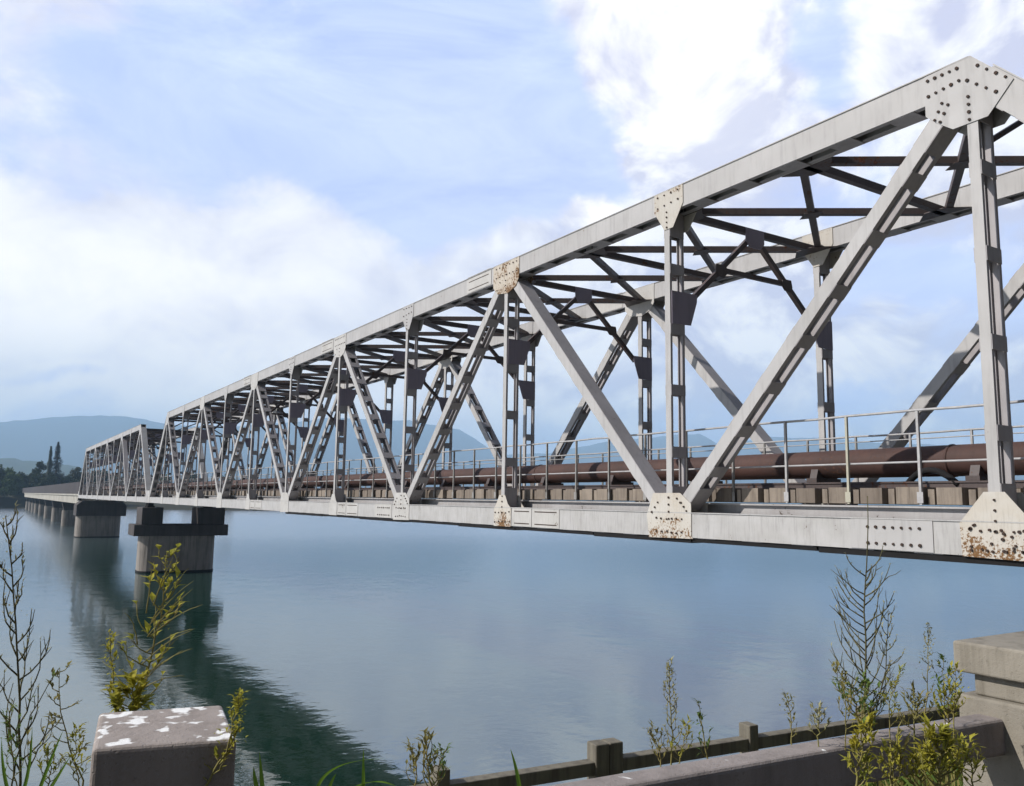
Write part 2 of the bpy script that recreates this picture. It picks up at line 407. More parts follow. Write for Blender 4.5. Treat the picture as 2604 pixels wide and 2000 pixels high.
        for s,ya in ((1,YN+CW),(-1,YN+WID-CW)):
            mb.prismz([(xs-.55,ya),(xs+.55,ya),(xs+.2,ya+s*.4),(xs-.2,ya+s*.4)],6.04,6.055)
        part(mb,'lateral_strut',[M['brace']],root)
    for n in range(n0+1,n1):
        for s,ya in ((1,YN+CW),(-1,YN+WID-CW)):
            x=X(n); mb=MB(); mb.prismz([(x-.6,ya),(x+.6,ya),(x+.22,ya+s*.42),(x-.22,ya+s*.42)],6.03,6.045)
            part(mb,'lateral_gusset',[M['brace']],root)
    # floor beams, stringers
    for n in range(n0,n1+1):
        mb=MB(); x=X(n); mb.box(x-.015,x+.015,YN+CW,YN+WID-CW,ZB0+.02,-.03,0)
        for z in (ZB0+.02,-.03): mb.box(x-.12,x+.12,YN+CW,YN+WID-CW,z-.012,z+.012,0)
        part(mb,'floor_beam',[M['inner']],root)
    for y in (YN+.72,YN+1.9,YN+WID-1.9,YN+WID-.72):
        mb=MB(); xa,xb=X(n0)+.02,X(n1)-.02
        mb.box(xa,xb,y-.01,y+.01,-.50,-.016,0)
        for z in (-.50,-.016): mb.box(xa,xb,y-.09,y+.09,z-.014,z+.014,0)
        part(mb,'stringer',[M['stringer'] if abs(y-YN-.72)<.01 else M['inner']],root)
    # bearings
    for n in (n0,n1):
        for y in (YN+CW/2,YN+WID-CW/2):
            mb=MB(); x=X(n); mb.box(x-.3,x+.3,y-.3,y+.3,-1.06,-.95); mb.prism([(x-.22,-.95),(x+.22,-.95),(x+.1,-.72),(x-.1,-.72)],y-.22,y+.22); mb.box(x-.2,x+.2,y-.25,y+.25,-.72,ZB0-.014)
            part(mb,'bearing',[M['gap']],root)
    # sleepers
    xs=[X(n0)+.2+.64*i for i in range(int(S*(n1-n0)/.64))]
    def sl(mb,x):
        h=random.uniform(-.012,.012); e=random.uniform(-.04,.04)
        mb.box(x,x+.395,YN+.66+e,YN+WID-.66,.03,.295+h,0); mb.box(x+.45,x+.555,YN+.70+e,YN+WID-.70,.028,.27+h,0)
    vis=[x for x in xs if x>2.0][:100] if detail else []
    for x in vis:
        mb=MB(); sl(mb,x); part(mb,'sleeper',[M['sleeper']],root)
    rest=[x for x in xs if x not in vis]
    mb=MB()
    for x in rest: sl(mb,x)
    if rest:
        o=part(mb,'sleeper_row',[M['sleeper']],root); o['kind']='stuff'
    # rails of the track (walked on, long disused)
    for y in (ym-.55,ym+.55):
        mb=MB(); xa,xb=X(n0),X(n1); mb.box(xa,xb,y-.05,y+.05,.30,.315); mb.box(xa,xb,y-.008,y+.008,.315,.40); mb.box(xa,xb,y-.032,y+.032,.40,.43)
        part(mb,'track_rail',[M['brace']],root)
    # handrails
    for side in (0,1):
        y=YN+.70 if side==0 else YN+WID-.70
        xa=7.55-1.28*round((7.55-X(n0))/1.28)+ (1.28 if True else 0)
        hr=MB(); zt=1.50
        top=[(xa+.64*i,y+random.uniform(-.006,.006),zt+random.uniform(-.008,.008)) for i in range(int((X(n1)-.4-xa)/.64))]
        hr.tube(top,.021,6,0)
        h=part(hr,'handrail',[M['rail'],M['rail_dark']],root)
        mb=MB(); mb.tube([(p[0],p[1],.69 if side==0 else 1.38) for p in top],.017 if side==0 else .012,6,0); part(mb,'mid_rail',[M['rail']],h)
        if detail:
            x=xa; k=0
            while x<X(n1)-.5:
                mb=MB(); mb.box(x-.02,x+.02,y-.012-.045*(side==0),y+.03-.045*(side==0),.02 if side==0 else .3,zt-.012)
                if side==0: mb.box(x-.05,x+.05,y-.068,y-.058,.05,.22)
                part(mb,'rail_post',[M['rail_yellow'] if side==0 and abs(x-8.83)<.3 else M['rail' if x<10.8 else 'rail_dark']],h); x+=1.28; k+=1
        else:
            x=xa
            while x<X(n1)-.5:
                mb=MB(); mb.box(x-.03,x+.03,y-.03,y+.03,.3,zt-.02); part(mb,'rail_post',[M['rail_dark']],h); x+=2.56
    return root

near_span=bridge_span(X0,-1,11,'near grey steel truss span with rusting gusset plates, filling the right of the view',True)
far_span=bridge_span(X0+.9+S*11+S,-1,9,'distant shorter grey truss span between the two big river piers, beyond the near span',False)
far_end=X0+.9+S*11+S*10

# ---------------------------------------------------------------- pipeline
pipe=thing('pipeline','long rust brown pipe carried on saddles along the bridge deck behind the handrail','pipe',None,(0,14.23,.5))
mb=MB(); pts=[(x,14.23,.80) for x in [-2+4*i for i in range(36)]]; mb.tube(pts,.275,24,0); part(mb,'pipe_barrel',[M['pipe']],pipe)
for k in range(24):
    x=-.6+6.4*k
    mb=MB(); mb.tube([(x+2.3,14.23,.80),(x+2.34,14.23,.80)],.29,24,0); part(mb,'weld_band',[M['pipe']],pipe)
for k in range(30):
    x=1.2+3.2*k
    mb=MB(); mb.box(x-.12,x+.12,13.85,14.61,.43,.52); mb.prismx([(13.9,.52),(14.56,.52),(14.5,.70),(14.42,.62),(14.23,.55),(14.04,.62),(13.96,.70)],x-.08,x+.08); part(mb,'pipe_saddle',[M['brace']],pipe)
for xc in (13.35,32.6):
    mb=MB(); mb.tube([(xc-.30,14.23,.8),(xc-.30,14.23,.8),(xc-.24,14.23,.8),(xc-.235,14.23,.8),(xc+.235,14.23,.8),(xc+.24,14.23,.8),(xc+.3,14.23,.8)],[.28,.36,.36,.315,.315,.36,.36],24,0); part(mb,'pipe_coupling',[M['coupling']],pipe)

hose=MB(); hose.tube(curve3((8.9,14.0,.33),(8.3,13.75,.62),(7.75,13.7,.36)),.055,8,0); o=hose.build('rubber_hose',[M['gap']]); tag(o,'short black hose bent in an arch under the pipe, on the sleepers','hose')
# ---------------------------------------------------------------- piers
def stadium(x0,x1,y0,y1,seg=10):
    r=(x1-x0)/2; xc=(x0+x1)/2; p=[]
    for i in range(seg+1):
        t=math.pi*i/seg; p.append((xc-r*math.cos(t),y1-r+r*math.sin(t)))
    for i in range(seg+1):
        t=math.pi*i/seg; p.append((xc+r*math.cos(t),y0+r-r*math.sin(t)))
    return p
def rnd_rect(x0,x1,y0,y1,r=.5,seg=6):
    p=[]
    for cx,cy_,a0 in ((x0+r,y0+r,math.pi),(x1-r,y0+r,1.5*math.pi),(x1-r,y1-r,0),(x0+r,y1-r,.5*math.pi)):
        for i in range(seg+1):
            t=a0+.5*math.pi*i/seg; p.append((cx+r*math.cos(t),cy_+r*math.sin(t)))
    return p
pier=thing('bridge_pier','nearer river pier with rounded shaft, wide dark crossbeam and two short columns','pier','river piers',(77,14.2,-6.5))
mb=MB(); mb.prismz(rnd_rect(75.5,78.6,11.15,17.25,1.1),-7.5,-3.46); o=part(mb,'shaft',[M['pier']],pier)
mb=MB(); mb.prismz(rnd_rect(75.47,78.63,11.12,17.28,1.1),-6.9,-6.36,0); part(mb,'tide_band',[M['gap']],pier)
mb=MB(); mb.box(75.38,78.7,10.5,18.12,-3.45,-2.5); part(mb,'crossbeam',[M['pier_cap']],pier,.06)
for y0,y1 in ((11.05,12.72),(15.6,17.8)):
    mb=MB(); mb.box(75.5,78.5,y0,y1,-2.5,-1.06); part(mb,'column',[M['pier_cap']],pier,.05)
pier2=thing('bridge_pier','second big river pier with solid dark head, where the far truss span ends','pier','river piers',(141,14.5,-6.5))
mb=MB(); mb.prismz(rnd_rect(139.4,143.2,11.5,17.6,1.3),-7.5,-3.3); part(mb,'shaft',[M['pier']],pier2)
mb=MB(); mb.prismz(rnd_rect(139.37,143.23,11.47,17.63,1.3),-6.9,-6.36); part(mb,'tide_band',[M['gap']],pier2)
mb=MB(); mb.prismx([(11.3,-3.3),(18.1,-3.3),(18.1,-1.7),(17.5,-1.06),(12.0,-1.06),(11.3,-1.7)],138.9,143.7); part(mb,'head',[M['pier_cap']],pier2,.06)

# approach viaduct beyond the trusses
via=thing('approach_viaduct','low concrete girder viaduct with a dark solid parapet running on to the far bank','viaduct',None,(143,14.5,-1))
px=[143.4,158,190,221,251,280,307,328,352,378]
for i in range(len(px)-1):
    a,b=px[i]+.15,px[i+1]-.15
    mb=MB(); 
    for y in (12.25,14.2,16.2): mb.box(a,b,y,y+.5,-1.6,-.3)
    mb.box(a,b,12.05,17.4,-.32,-.06); part(mb,'girder',[M['girder']],via)
mb=MB(); 
for y in (12.1,17.2): mb.box(143.8,400,y,y+.15,-.06,1.85)
part(mb,'parapet',[M['parapet']],via)
for i,x in enumerate(px[1:]):
    nmz=['first and largest','second','third','fourth','fifth','sixth','seventh','eighth','last and farthest'][i]
    p=thing('viaduct_pier',nmz+' of the small pale round-ended piers under the far girder viaduct','pier','small viaduct piers',(x,15,-6.5))
    mb=MB(); mb.prismz(stadium(x-.95,x+.95,12.9,17.2),-7.5,-3.35); part(mb,'shaft',[M['pier']],p)
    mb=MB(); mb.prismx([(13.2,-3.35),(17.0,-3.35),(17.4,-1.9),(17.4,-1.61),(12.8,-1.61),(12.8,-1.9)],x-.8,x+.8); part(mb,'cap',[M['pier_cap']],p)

# abutment under the near end of the bridge
ab=MB(); ab.box(-6,1.0,10.4,18,-7.5,-1.07); ab.box(-6,-1.0,10.6,17.9,-1.07,-.02); o=ab.build('bridge_abutment',[M['pier']],None,.05); tag(o,'concrete abutment that carries the near end of the truss span','abutment')

# ---------------------------------------------------------------- ground, water, far bank, mountains
def fbm(x,y,o=5,s=1.0):
    return mnoise.fractal(Vector((x*s,y*s,3.7)),1.0,2.0,o)
def grid(name,xs,ys,zf,mat,kind='structure',smooth=True):
    mb=MB(); nx,ny=len(xs),len(ys)
    vs=[(xs[i],ys[j],zf(xs[i],ys[j])) for i in range(nx) for j in range(ny)]
    fs=[(i*ny+j,(i+1)*ny+j,(i+1)*ny+j+1,i*ny+j+1) for i in range(nx-1) for j in range(ny-1)]
    mb.add(vs,fs,0,smooth); o=mb.build(name,[mat]); tag(o,kind=kind); return o
M['soil']=plain('grassy_soil',(.075,.085,.03),(.10,.08,.05),1.6,.95,.6,.05)
M['asphalt']=plain('old_asphalt',(.055,.053,.05),(.075,.07,.065),3,.9,.4,.005)
def bank(x,y):
    n=.06*fbm(x,y,4,.8)
    if x<2.7: z=-1.62
    elif x<5.2: z=-1.66-1.02*(x-2.7)/2.5+n
    elif x<6.0: z=-2.68+n
    else: z=-2.68-(x-6.0)*6
    return z
fine_y=[-220,-120,-60,-30,-15]+[-10+.5*i for i in range(50)]+[16,20,30,60,120,220,320]
grid('river_bank',[-320,-150,-60,-30,-12,-6,-2.5,0,1.0,1.8,2.3,2.69,2.71,3.0,3.4,3.8,4.2,4.6,5.0,5.2,5.6,5.98,6.06,6.3,6.9],fine_y,bank,M['soil'])
mb=MB(); mb.add([(-4.2,-220,-1.6),(1.6,-220,-1.6),(1.6,9.5,-1.6),(-4.2,9.5,-1.6)],[(0,1,2,3)],0); o=mb.build('road',[M['asphalt']]); tag(o,kind='structure')

# water
def water_mat():
    m=bpy.data.materials.new('river_water'); m.use_nodes=True; nt=m.node_tree; nt.nodes.clear()
    out=N(nt,'ShaderNodeOutputMaterial'); p=objpos(nt)
    dif=N(nt,'ShaderNodeBsdfDiffuse'); dif.inputs['Color'].default_value=(.004,.026,.015,1)
    gl=N(nt,'ShaderNodeBsdfGlossy'); sx=N(nt,'ShaderNodeSeparateXYZ'); L(nt,p,sx.inputs[0]); L(nt,mapr(nt,sx.outputs[0],22,140,.045,.19),gl.inputs['Roughness']); gl.inputs['Color'].default_value=(.90,.95,1.0,1)
    fr=N(nt,'ShaderNodeFresnel'); fr.inputs['IOR'].default_value=3.4
    mx=N(nt,'ShaderNodeMixShader')
    # ripples: short crests lying across the view, smoother in broad calm patches
    w1=noise(nt,vscale(nt,p,(1.0,1.0,1.0)),.55,3,.55,.4)
    w2=noise(nt,vscale(nt,p,(1.0,.7,1.0)),2.6,3,.6,.3)
    calm=mapr(nt,noise(nt,p,.02,3),.35,.65,.35,1.0)
    h=math_(nt,'ADD',math_(nt,'MULTIPLY',w1,1.0),math_(nt,'MULTIPLY',w2,.30))
    h=math_(nt,'MULTIPLY',h,calm)
    b=N(nt,'ShaderNodeBump'); b.inputs['Strength'].default_value=.5; b.inputs['Distance'].default_value=.045; L(nt,h,b.inputs['Height'])
    for n in (gl,fr): L(nt,b.outputs[0],n.inputs['Normal'])
    L(nt,fr.outputs[0],mx.inputs[0]); L(nt,dif.outputs[0],mx.inputs[1]); L(nt,gl.outputs[0],mx.inputs[2]); L(nt,mx.outputs[0],out.inputs['Surface'])
    return m
M['water']=water_mat()
mb=MB(); mb.add([(6.0,-900,-6.5),(900,-900,-6.5),(900,1500,-6.5),(6.0,1500,-6.5)],[(0,1,2,3)],0); o=mb.build('river',[M['water']]); tag(o,kind='structure')

# far bank: levee and land behind
M['levee']=plain('levee_grass',(.030,.032,.016),(.042,.034,.020),.08,.95,.3,.3)
M['land']=plain('far_land',(.05,.065,.03),(.04,.055,.03),.01,.95,0)
def levee(x,y):
    e=405-.24*max(min(y,900),-900)+6*fbm(y*.01,0,3)
    d=x-e
    if d<0: z=-7.2
    elif d<22: z=-6.6+d*.30
    else: z=0.0
    return z+.5*fbm(x*.06,y*.06,3)*(1 if d>0 else 0)
xs=[40+4*i for i in range(150)]+[660,800,1100,1600,2400,3400,4600,6500,8800]
ys=[-6000,-3000,-1500,-900,-500,-300,-200,-140]+[-100+9*i for i in range(60)]+[480,600,800,1000,1300,3000,8800]
grid('far_bank',[x for x in xs if x>100],ys,levee,M['levee'])

# mountains: ridge heights from their bearings
az_t=[(-40,.070),(-20,.066),(-8,.068),(.25,.0725),(3.28,.082),(7.2,.0865),(9.42,.080),(12.64,.078),(17.49,.088),(19.39,.0945),(22.4,.0945),(25,.0935),(28.47,.084),(30.18,.067),(31.3,.055),(34.85,.058),(38.86,.0725),(42.9,.079),(45.04,.0815),(46.37,.066),(49.35,.078),(53,.0755),(56.5,.069),(64,.0625),(80,.06),(100,.05)]
def lerp_t(t,a):
    if a<=t[0][0]: return t[0][1]
    for (a0,v0),(a1,v1) in zip(t,t[1:]):
        if a<=a1:
            k=(a-a0)/(a1-a0); return v0+(v1-v0)*k
    return t[-1][1]
def polar(name,azs,rs,hf,mat):
    mb=MB(); vs=[]
    for a in azs:
        for r in rs:
            vs.append((r*math.cos(R(a)),r*math.sin(R(a)),hf(a,r)))
    n=len(rs); fs=[(i*n+j,i*n+j+1,(i+1)*n+j+1,(i+1)*n+j) for i in range(len(azs)-1) for j in range(n-1)]
    mb.add(vs,fs,0,True); o=mb.build(name,[mat]); tag(o,kind='structure'); return o
M['forest']=plain('mountain_forest',(.022,.032,.034),(.034,.042,.040),.012,.95,0)
RM=7500
def mtn(a,r):
    h=lerp_t(az_t,a)*RM
    t=(r-4300)/(RM-4300)
    if t<=1: s=max(t,0)**1.25
    else: s=1-.9*(t-1)
    x,y=r*math.cos(R(a)),r*math.sin(R(a))
    rid=fbm(x*.0012,y*.0012,6); 
    return -3+h*s*(1+.0*rid)+ (60*rid*min(t,1)*(1-min(t,1)*.85) if t>0 else 0)+8*fbm(a*1.5,0,4)*s
polar('mountain',[-40+.5*i for i in range(281)],[4300+160*i for i in range(27)],mtn,M['forest'])
hill_t=[(-40,.030),(-20,.038),(-6,.037),(.44,.0355),(1.16,.0345),(1.5,.032),(2.3,.033),(3.5,.0315),(4.27,.031),(5.9,.024),(9,.015),(14,.012),(20,.004),(30,0)]
def hill(a,r):
    h=lerp_t(hill_t,a)*2800; t=(r-1900)/900
    s=t if t<=1 else 1-.8*(t-1)
    return -3+h*max(s,0)+9*fbm(a*.9,r*.003,4)*max(min(t,1),0)*(h/100+.1)
polar('hills',[-40+.4*i for i in range(176)],[1900+112.5*i for i in range(17)],hill,plain('hill_forest',(.035,.055,.025),(.025,.040,.022),.02,.95,0))

# ---------------------------------------------------------------- far trees
def leafmat(name,c1,c2,tr=.25,sc=.4):
    m,nt,b=nm(name); p=objpos(nt); f=mapr(nt,noise(nt,p,sc,4),.3,.7)
    L(nt,mixc(nt,f,c1,c2),b.inputs['Base Color']); b.inputs['Roughness'].default_value=.75; b.inputs['Specular IOR Level'].default_value=.2
    if tr:
        t=N(nt,'ShaderNodeBsdfTranslucent'); L(nt,mixc(nt,f,c1,c2),t.inputs['Color'])
        mx=N(nt,'ShaderNodeMixShader'); mx.inputs[0].default_value=tr
        out=nt.nodes['Material Output']; L(nt,b.outputs[0],mx.inputs[1]); L(nt,t.outputs[0],mx.inputs[2]); L(nt,mx.outputs[0],out.inputs['Surface'])
    return m
M['bark']=plain('bark',(.09,.07,.05),None,4,.9,.2)
M['tree_a']=leafmat('dark_foliage',(.035,.052,.018),(.02,.03,.013))
M['tree_b']=leafmat('bright_foliage',(.060,.095,.022),(.035,.06,.018))
M['tree_c']=leafmat('conifer_foliage',(.016,.022,.022),(.012,.015,.018),.1)
M['tree_d']=leafmat('greyish_foliage',(.075,.085,.06),(.05,.06,.04))
def tree(x,y,z,h,w,kind,mat,label,name='broadleaf_tree',group='trees on the far bank'):
    root=thing(name,label,'tree',group,(x,y,z)); rnd=random.Random(int(x*7+y*131))
    mb=MB(); mb.tube([(x,y,z-.4),(x+.1,y,z+h*.35),(x,y+.1,z+h*.8)],[h*.03,h*.022,h*.008],6)
    if kind!='cone':
        for k in range(5):
            a=rnd.uniform(0,6.3); t=rnd.uniform(.3,.6)
            mb.tube([(x,y,z+h*t),(x+math.cos(a)*w*.3,y+math.sin(a)*w*.3,z+h*(t+.2))],[h*.012,h*.005],5)
    part(mb,'trunk',[M['bark']],root)
    mb=MB()
    if kind=='cone':
        for i in range(2600):
            t=rnd.random()**1.35; rr=w*.5*((1-t)**.85)*(.75+.25*math.sin(t*23+rnd.random()))+.12; a=rnd.uniform(0,6.283)
            r2=rr*math.sqrt(rnd.random()); c=Vector((x+math.cos(a)*r2,y+math.sin(a)*r2,z+h*(.08+.92*t)))
            s=rnd.uniform(.35,.8); u=Vector((math.cos(a),math.sin(a),rnd.uniform(-2.2,-.3))).normalized()*s; v=Vector((-math.sin(a),math.cos(a),0))*s*.5
            mb.add([c-v,c+u*.3-v*.2,c+u,c+v],[(0,1,2,3)],0)
    else:
        clumps=[]
        for k in range(17):
            a=rnd.uniform(0,6.283); t=rnd.random(); rr=w*.5*rnd.uniform(.2,.9)*math.sin(math.pi*(.22+.66*t))
            clumps.append((Vector((x+rr*math.cos(a),y+rr*math.sin(a),z+h*(.10+.82*t))),w*rnd.uniform(.13,.24)))
        for c0,cr in clumps:
            for i in range(170):
                d=Vector((rnd.gauss(0,1),rnd.gauss(0,1),rnd.gauss(0,.85))).normalized()*cr*(rnd.random()**.4)
                c=c0+d; s=rnd.uniform(.22,.55)*max(.6,w/9); u=Vector((rnd.gauss(0,1),rnd.gauss(0,1),rnd.gauss(0,1))).normalized()
                v=u.orthogonal().normalized()
                mb.add([c-u*s,c-v*s*.6,c+u*s,c+v*s*.6],[(0,1,2,3)],0)
    part(mb,'crown',[M[mat]],root)
specs=[(420,-18,9,13,'b'),(416,-8,10.0,14,'b'),(413,1,10.8,12,'a'),(424,6,9.5,13,'b'),(418,11,8.5,10,'a'),(414,15,9.0,9,'a'),(420,18.3,14.5,8,'a'),(414,24,6.5,11,'a'),(428,28,8,11,'a'),(418,33,12.8,9,'d'),(432,37,9,12,'a'),(416,41,10,13,'a'),(420,50,9,12,'b'),(425,60,10.5,14,'a'),(418,70,8.5,12,'b'),(410,82,9.5,13,'a'),(405,95,9,13,'b'),(408,9,7.5,12,'b'),(409,28,6.5,13,'a'),(407,20.5,9,12,'a'),(411,-3,7.5,12,'b')]
kinds={'a':'dark olive rounded tree','b':'fresh green bushy tree','d':'pale grey green open tree'}
wh=['at the left edge of the photo','second from the left edge','third from the left edge, half behind the second','small, low behind the leftmost clump','just left of the high dark clump','low in front of the high dark clump','tallest rounded crown, left of the two spires','at the foot of the dark spire','low behind the viaduct parapet, right of the spires','standing clear right of the spires','low behind the second truss span','inside the second truss span outline, leftmost','inside the second truss span outline, second','inside the second truss span outline, third','behind the joint of the two spans','seen through the far end of the near span','farthest right, seen through the near span','low in front, between the leftmost clump and the high clump','low behind the viaduct parapet, before the pale tree','at the front foot of the two spires','low in front of the leftmost clump']
for (x,y,h,w,k),q in zip(specs,wh):
    tree(x,y,-.3,h,w,'round','tree_'+k,kinds[k]+' '+q)
tree(409,21.6,-.3,20.5,4.4,'cone','tree_d','thin sparse greyish spire tree just left of the taller dark conifer','conifer_tree','spire trees on the far bank')
tree(410,24.3,-.3,22.6,10.5,'cone','tree_c','tallest dark blue pointed conifer rising above the far bank','conifer_tree','spire trees on the far bank')

# ---------------------------------------------------------------- concrete guard fence beside the camera
E_=Vector((-.08,.997,0)).normalized(); Nf=Vector((E_.y,-E_.x,0))     # along the fence, and away from the camera
fence=thing('concrete_guard_fence','near concrete guard fence, low square post at left, capped pillar at right','fence',None,(2.4,.5,-1.6))
def pbox(mb,c,e0,e1,n0,n1,z0,z1,m=0):                                # box along the fence frame around a point
    c=Vector(c); a=c+E_*e0; 
    mid=c+E_*(e0+e1)/2+Nf*(n0+n1)/2; mid.z=(z0+z1)/2
    mb.obox(mid,E_*(e1-e0)/2,Nf*(n1-n0)/2,Vector((0,0,(z1-z0)/2)),m)
P0=(2.42,.415,0)
mb=MB(); mb.prismz([(2.254,.257),(2.177,.574),(2.55,.626),(2.62,.31)],-1.75,-.60); part(mb,'post',[M['post']],fence,.012,3)
mb=MB(); pbox(mb,(2.352,0,0),.58,3.86,-.062,.062,-1.05,-.90); part(mb,'rail',[M['railc']],fence,.018,3)
mb=MB(); pbox(mb,(2.352,0,0),.58,3.86,-.05,.05,-1.52,-1.36); part(mb,'rail',[M['railc']],fence,.015,3)
mb=MB(); pbox(mb,(2.352,0,0),-4.3,.24,-.062,.062,-1.05,-.90); part(mb,'rail',[M['railc']],fence,.018,3)
mb=MB(); mb.box(1.42,2.195,3.755,4.45,-.735,-.60); part(mb,'cap',[M['pillar']],fence,.012,3)
mb=MB(); mb.box(1.5,2.13,3.80,4.38,-.83,-.735); mb.box(1.44,2.185,3.76,4.42,-1.75,-.83); part(mb,'pillar',[M['pillar']],fence,.012,3)

ff=thing('concrete_fence','lower old concrete fence along the river edge beyond the near guard rail','fence',None,(5.4,4,-2.7))
f0=Vector((5.62,1.5,0)); fd=Vector((5.10-5.62,7.3-1.5,0)).normalized(); fn=Vector((fd.y,-fd.x,0))
def fp(t,dn=0,z=0): q=f0+fd*t+fn*dn; return Vector((q.x,q.y,z))
mb=MB(); mb.bar(fp(-3,0,-2.06),fp(12,0,-2.06),.11,.10,tuple(fn)); part(mb,'rail',[M['fence_dark']],ff,.008)
for t,two in ((-1.6,0),(-.0,0),(1.4,0),(2.80,1),(4.29,0),(5.75,0),(7.2,0),(8.7,0)):
    for o in ((-.065,.065) if two else (0,)):
        mb=MB(); c=fp(t+o,0,-2.35); mb.obox(c,fd*(.062 if two else .05),fn*.07,Vector((0,0,.47 if two else .45))); part(mb,'post',[M['fence_dark']],ff,.01)

# ---------------------------------------------------------------- weeds
M['stem_dark']=leafmat('dry_dark_stem',(.075,.068,.035),(.13,.115,.05),0,6)
M['stem_green']=leafmat('green_stem',(.20,.19,.06),(.26,.21,.08),0,6)
M['leaf_y']=leafmat('yellow_green_leaf',(.48,.41,.05),(.28,.30,.05),.4,9)
M['leaf_g']=leafmat('mid_green_leaf',(.17,.24,.05),(.10,.16,.04),.4,9)
M['leaf_o']=leafmat('olive_dry_leaf',(.30,.25,.08),(.20,.19,.06),.35,9)
M['leaf_p']=leafmat('pale_seed_head',(.40,.38,.22),(.28,.27,.14),.3,12)
M['grass']=leafmat('fresh_grass',(.16,.26,.03),(.11,.20,.03),.4,5)
def leaf(mb,p,d,up,ln,wd,m=0,curl=.25):
    d=Vector(d).normalized(); s=d.cross(Vector(up))
    if s.length<1e-4: s=Vector((1,0,0))
    s.normalize(); n=s.cross(d)
    p=Vector(p); pts=[]
    a=p; b=p+d*ln*.4+n*ln*curl*.3; c=p+d*ln+n*ln*-curl*.3
    mb.add([a,b-s*wd*.5+n*wd*.12,c,b+s*wd*.5+n*wd*.12,b],[(0,1,4),(1,2,4),(2,3,4),(3,0,4)],m)
def curve(p0,p1,bend,n=7,jit=0,rnd=random):
    p0,p1=Vector(p0),Vector(p1); out=[]
    for i in range(n+1):
        t=i/n; q=p0.lerp(p1,t)+Vector(bend)*math.sin(math.pi*t)
        if 0<i<n and jit: q+=Vector((rnd.gauss(0,jit),rnd.gauss(0,jit),rnd.gauss(0,jit)))
        out.append(q)
    return out
def taper(r0,r1,n): return [r0+(r1-r0)*i/n for i in range(n+1)]
CR=V_R; CU=Vector((0,0,1))
def weed(label,tip,base,depth,seed,nb=14,blen=.16,leafn=6,mats=('stem_dark','leaf_o'),lsz=.03,lw=.011,up=.75,sub=True,bend=.02,start=.2,stemr=.005,spire=0,cat='weed',group='tall weeds on the bank',rootz=None,curl=.3,flare=.15,umax=1.0,fil=()):
    rnd=random.Random(seed)
    t=at_depth(*tip,depth); b=at_depth(*base,depth)
    d=(b-t); 
    if rootz is None: rootz=bank(b.x,b.y)
    base0=Vector((b.x+rnd.uniform(-.02,.02),b.y+rnd.uniform(-.02,.02),rootz-.02))
    root=thing('weed_plant',label,cat,group,base0)
    full=curve(base0,b,(rnd.uniform(-.02,.02),rnd.uniform(-.02,.02),0),4)[:-1]+curve(b,t,CR*bend,10,.0025,rnd)
    mb=MB(); n=len(full)-1; mb.tube(full,taper(stemr,stemr*.28,n),6)
    lf=MB()
    span=(t-b).length
    body=full[4:]
    def pt(u):
        k=u*(len(body)-1); i=min(int(k),len(body)-2); return body[i].lerp(body[i+1],k-i)
    for i in range(nb):
        u=start+(umax-start)*(i+rnd.uniform(-.3,.3))/nb; u=min(max(u,.02),.98); p=pt(u)
        a=rnd.uniform(0,6.283); 
        if rnd.random()<.7: a=(0 if i%2 else math.pi)+rnd.uniform(-.6,.6)
        side=Vector((-math.sin(YAW)*math.cos(a)+math.cos(YAW)*math.sin(a),math.cos(YAW)*math.cos(a)+math.sin(YAW)*math.sin(a),0))
        ln=blen*(1-u*.72)*rnd.uniform(.65,1.2)
        up_=up+rnd.uniform(-.14,.10); dirv=(side*(1-up_)+CU*up_).normalized()
        e=p+dirv*ln; br=curve(p,e,side*ln*flare+Vector((0,0,-ln*.06)),5,.0012,rnd)
        mb.tube(br,taper(stemr*.5,stemr*.2,5),5)
        if sub:
            for k in range(rnd.randint(1,3)):
                q=br[rnd.randint(2,4)]; dv=(dirv+Vector((rnd.gauss(0,.4),rnd.gauss(0,.4),rnd.uniform(0,.4)))).normalized()
                mb.tube(curve(q,q+dv*ln*rnd.uniform(.2,.45),(0,0,0),3,.001,rnd),taper(stemr*.3,stemr*.14,3),4)
        for k in range(leafn):
            q=br[rnd.randint(1,5)]; dv=(dirv+Vector((rnd.gauss(0,.6),rnd.gauss(0,.6),rnd.gauss(0,.5)))).normalized()
            leaf(lf,q,dv,CU,lsz*rnd.uniform(.6,1.3),lw*rnd.uniform(.7,1.3),0,curl)
    if spire:
        for i in range(spire):
            u=1-.5*rnd.random()**1.3; p=pt(u); r_=.016*(1.15-u)*2.2
            q=p+Vector((rnd.gauss(0,r_),rnd.gauss(0,r_),rnd.gauss(0,.006)))
            leaf(lf,q,Vector((rnd.gauss(0,1),rnd.gauss(0,1),rnd.uniform(.2,1.2))),CU,.014*rnd.uniform(.6,1.3),.007,0,.2)
    for (xa,ya,xb,yb) in fil:
        a_=at_depth(xa,ya,depth); b_=at_depth(xb,yb,depth-.06)
        mb.tube(curve(a_,b_,CU*.018+CR*.004,8,.001,rnd),taper(.0026,.0009,8),5)
    part(mb,'stem',[M[mats[0]]],root)
    if lf.v: part(lf,'leaves',[M[mats[1]]],root)
    return root,mb,pt
weed('tall dry dark weed with upswept side twigs at the left edge of the photo',(14,1312),(52,1990),2.9,11,26,.26,7,('stem_dark','leaf_p'),.022,.006,.72,True,.015,.04,.0065,30)
weed('drooping curly olive weed between the left edge and the square concrete post',(152,1698),(212,1985),2.85,12,16,.10,4,('stem_green','leaf_o'),.028,.012,.45,True,-.03,.1,.0042,0)
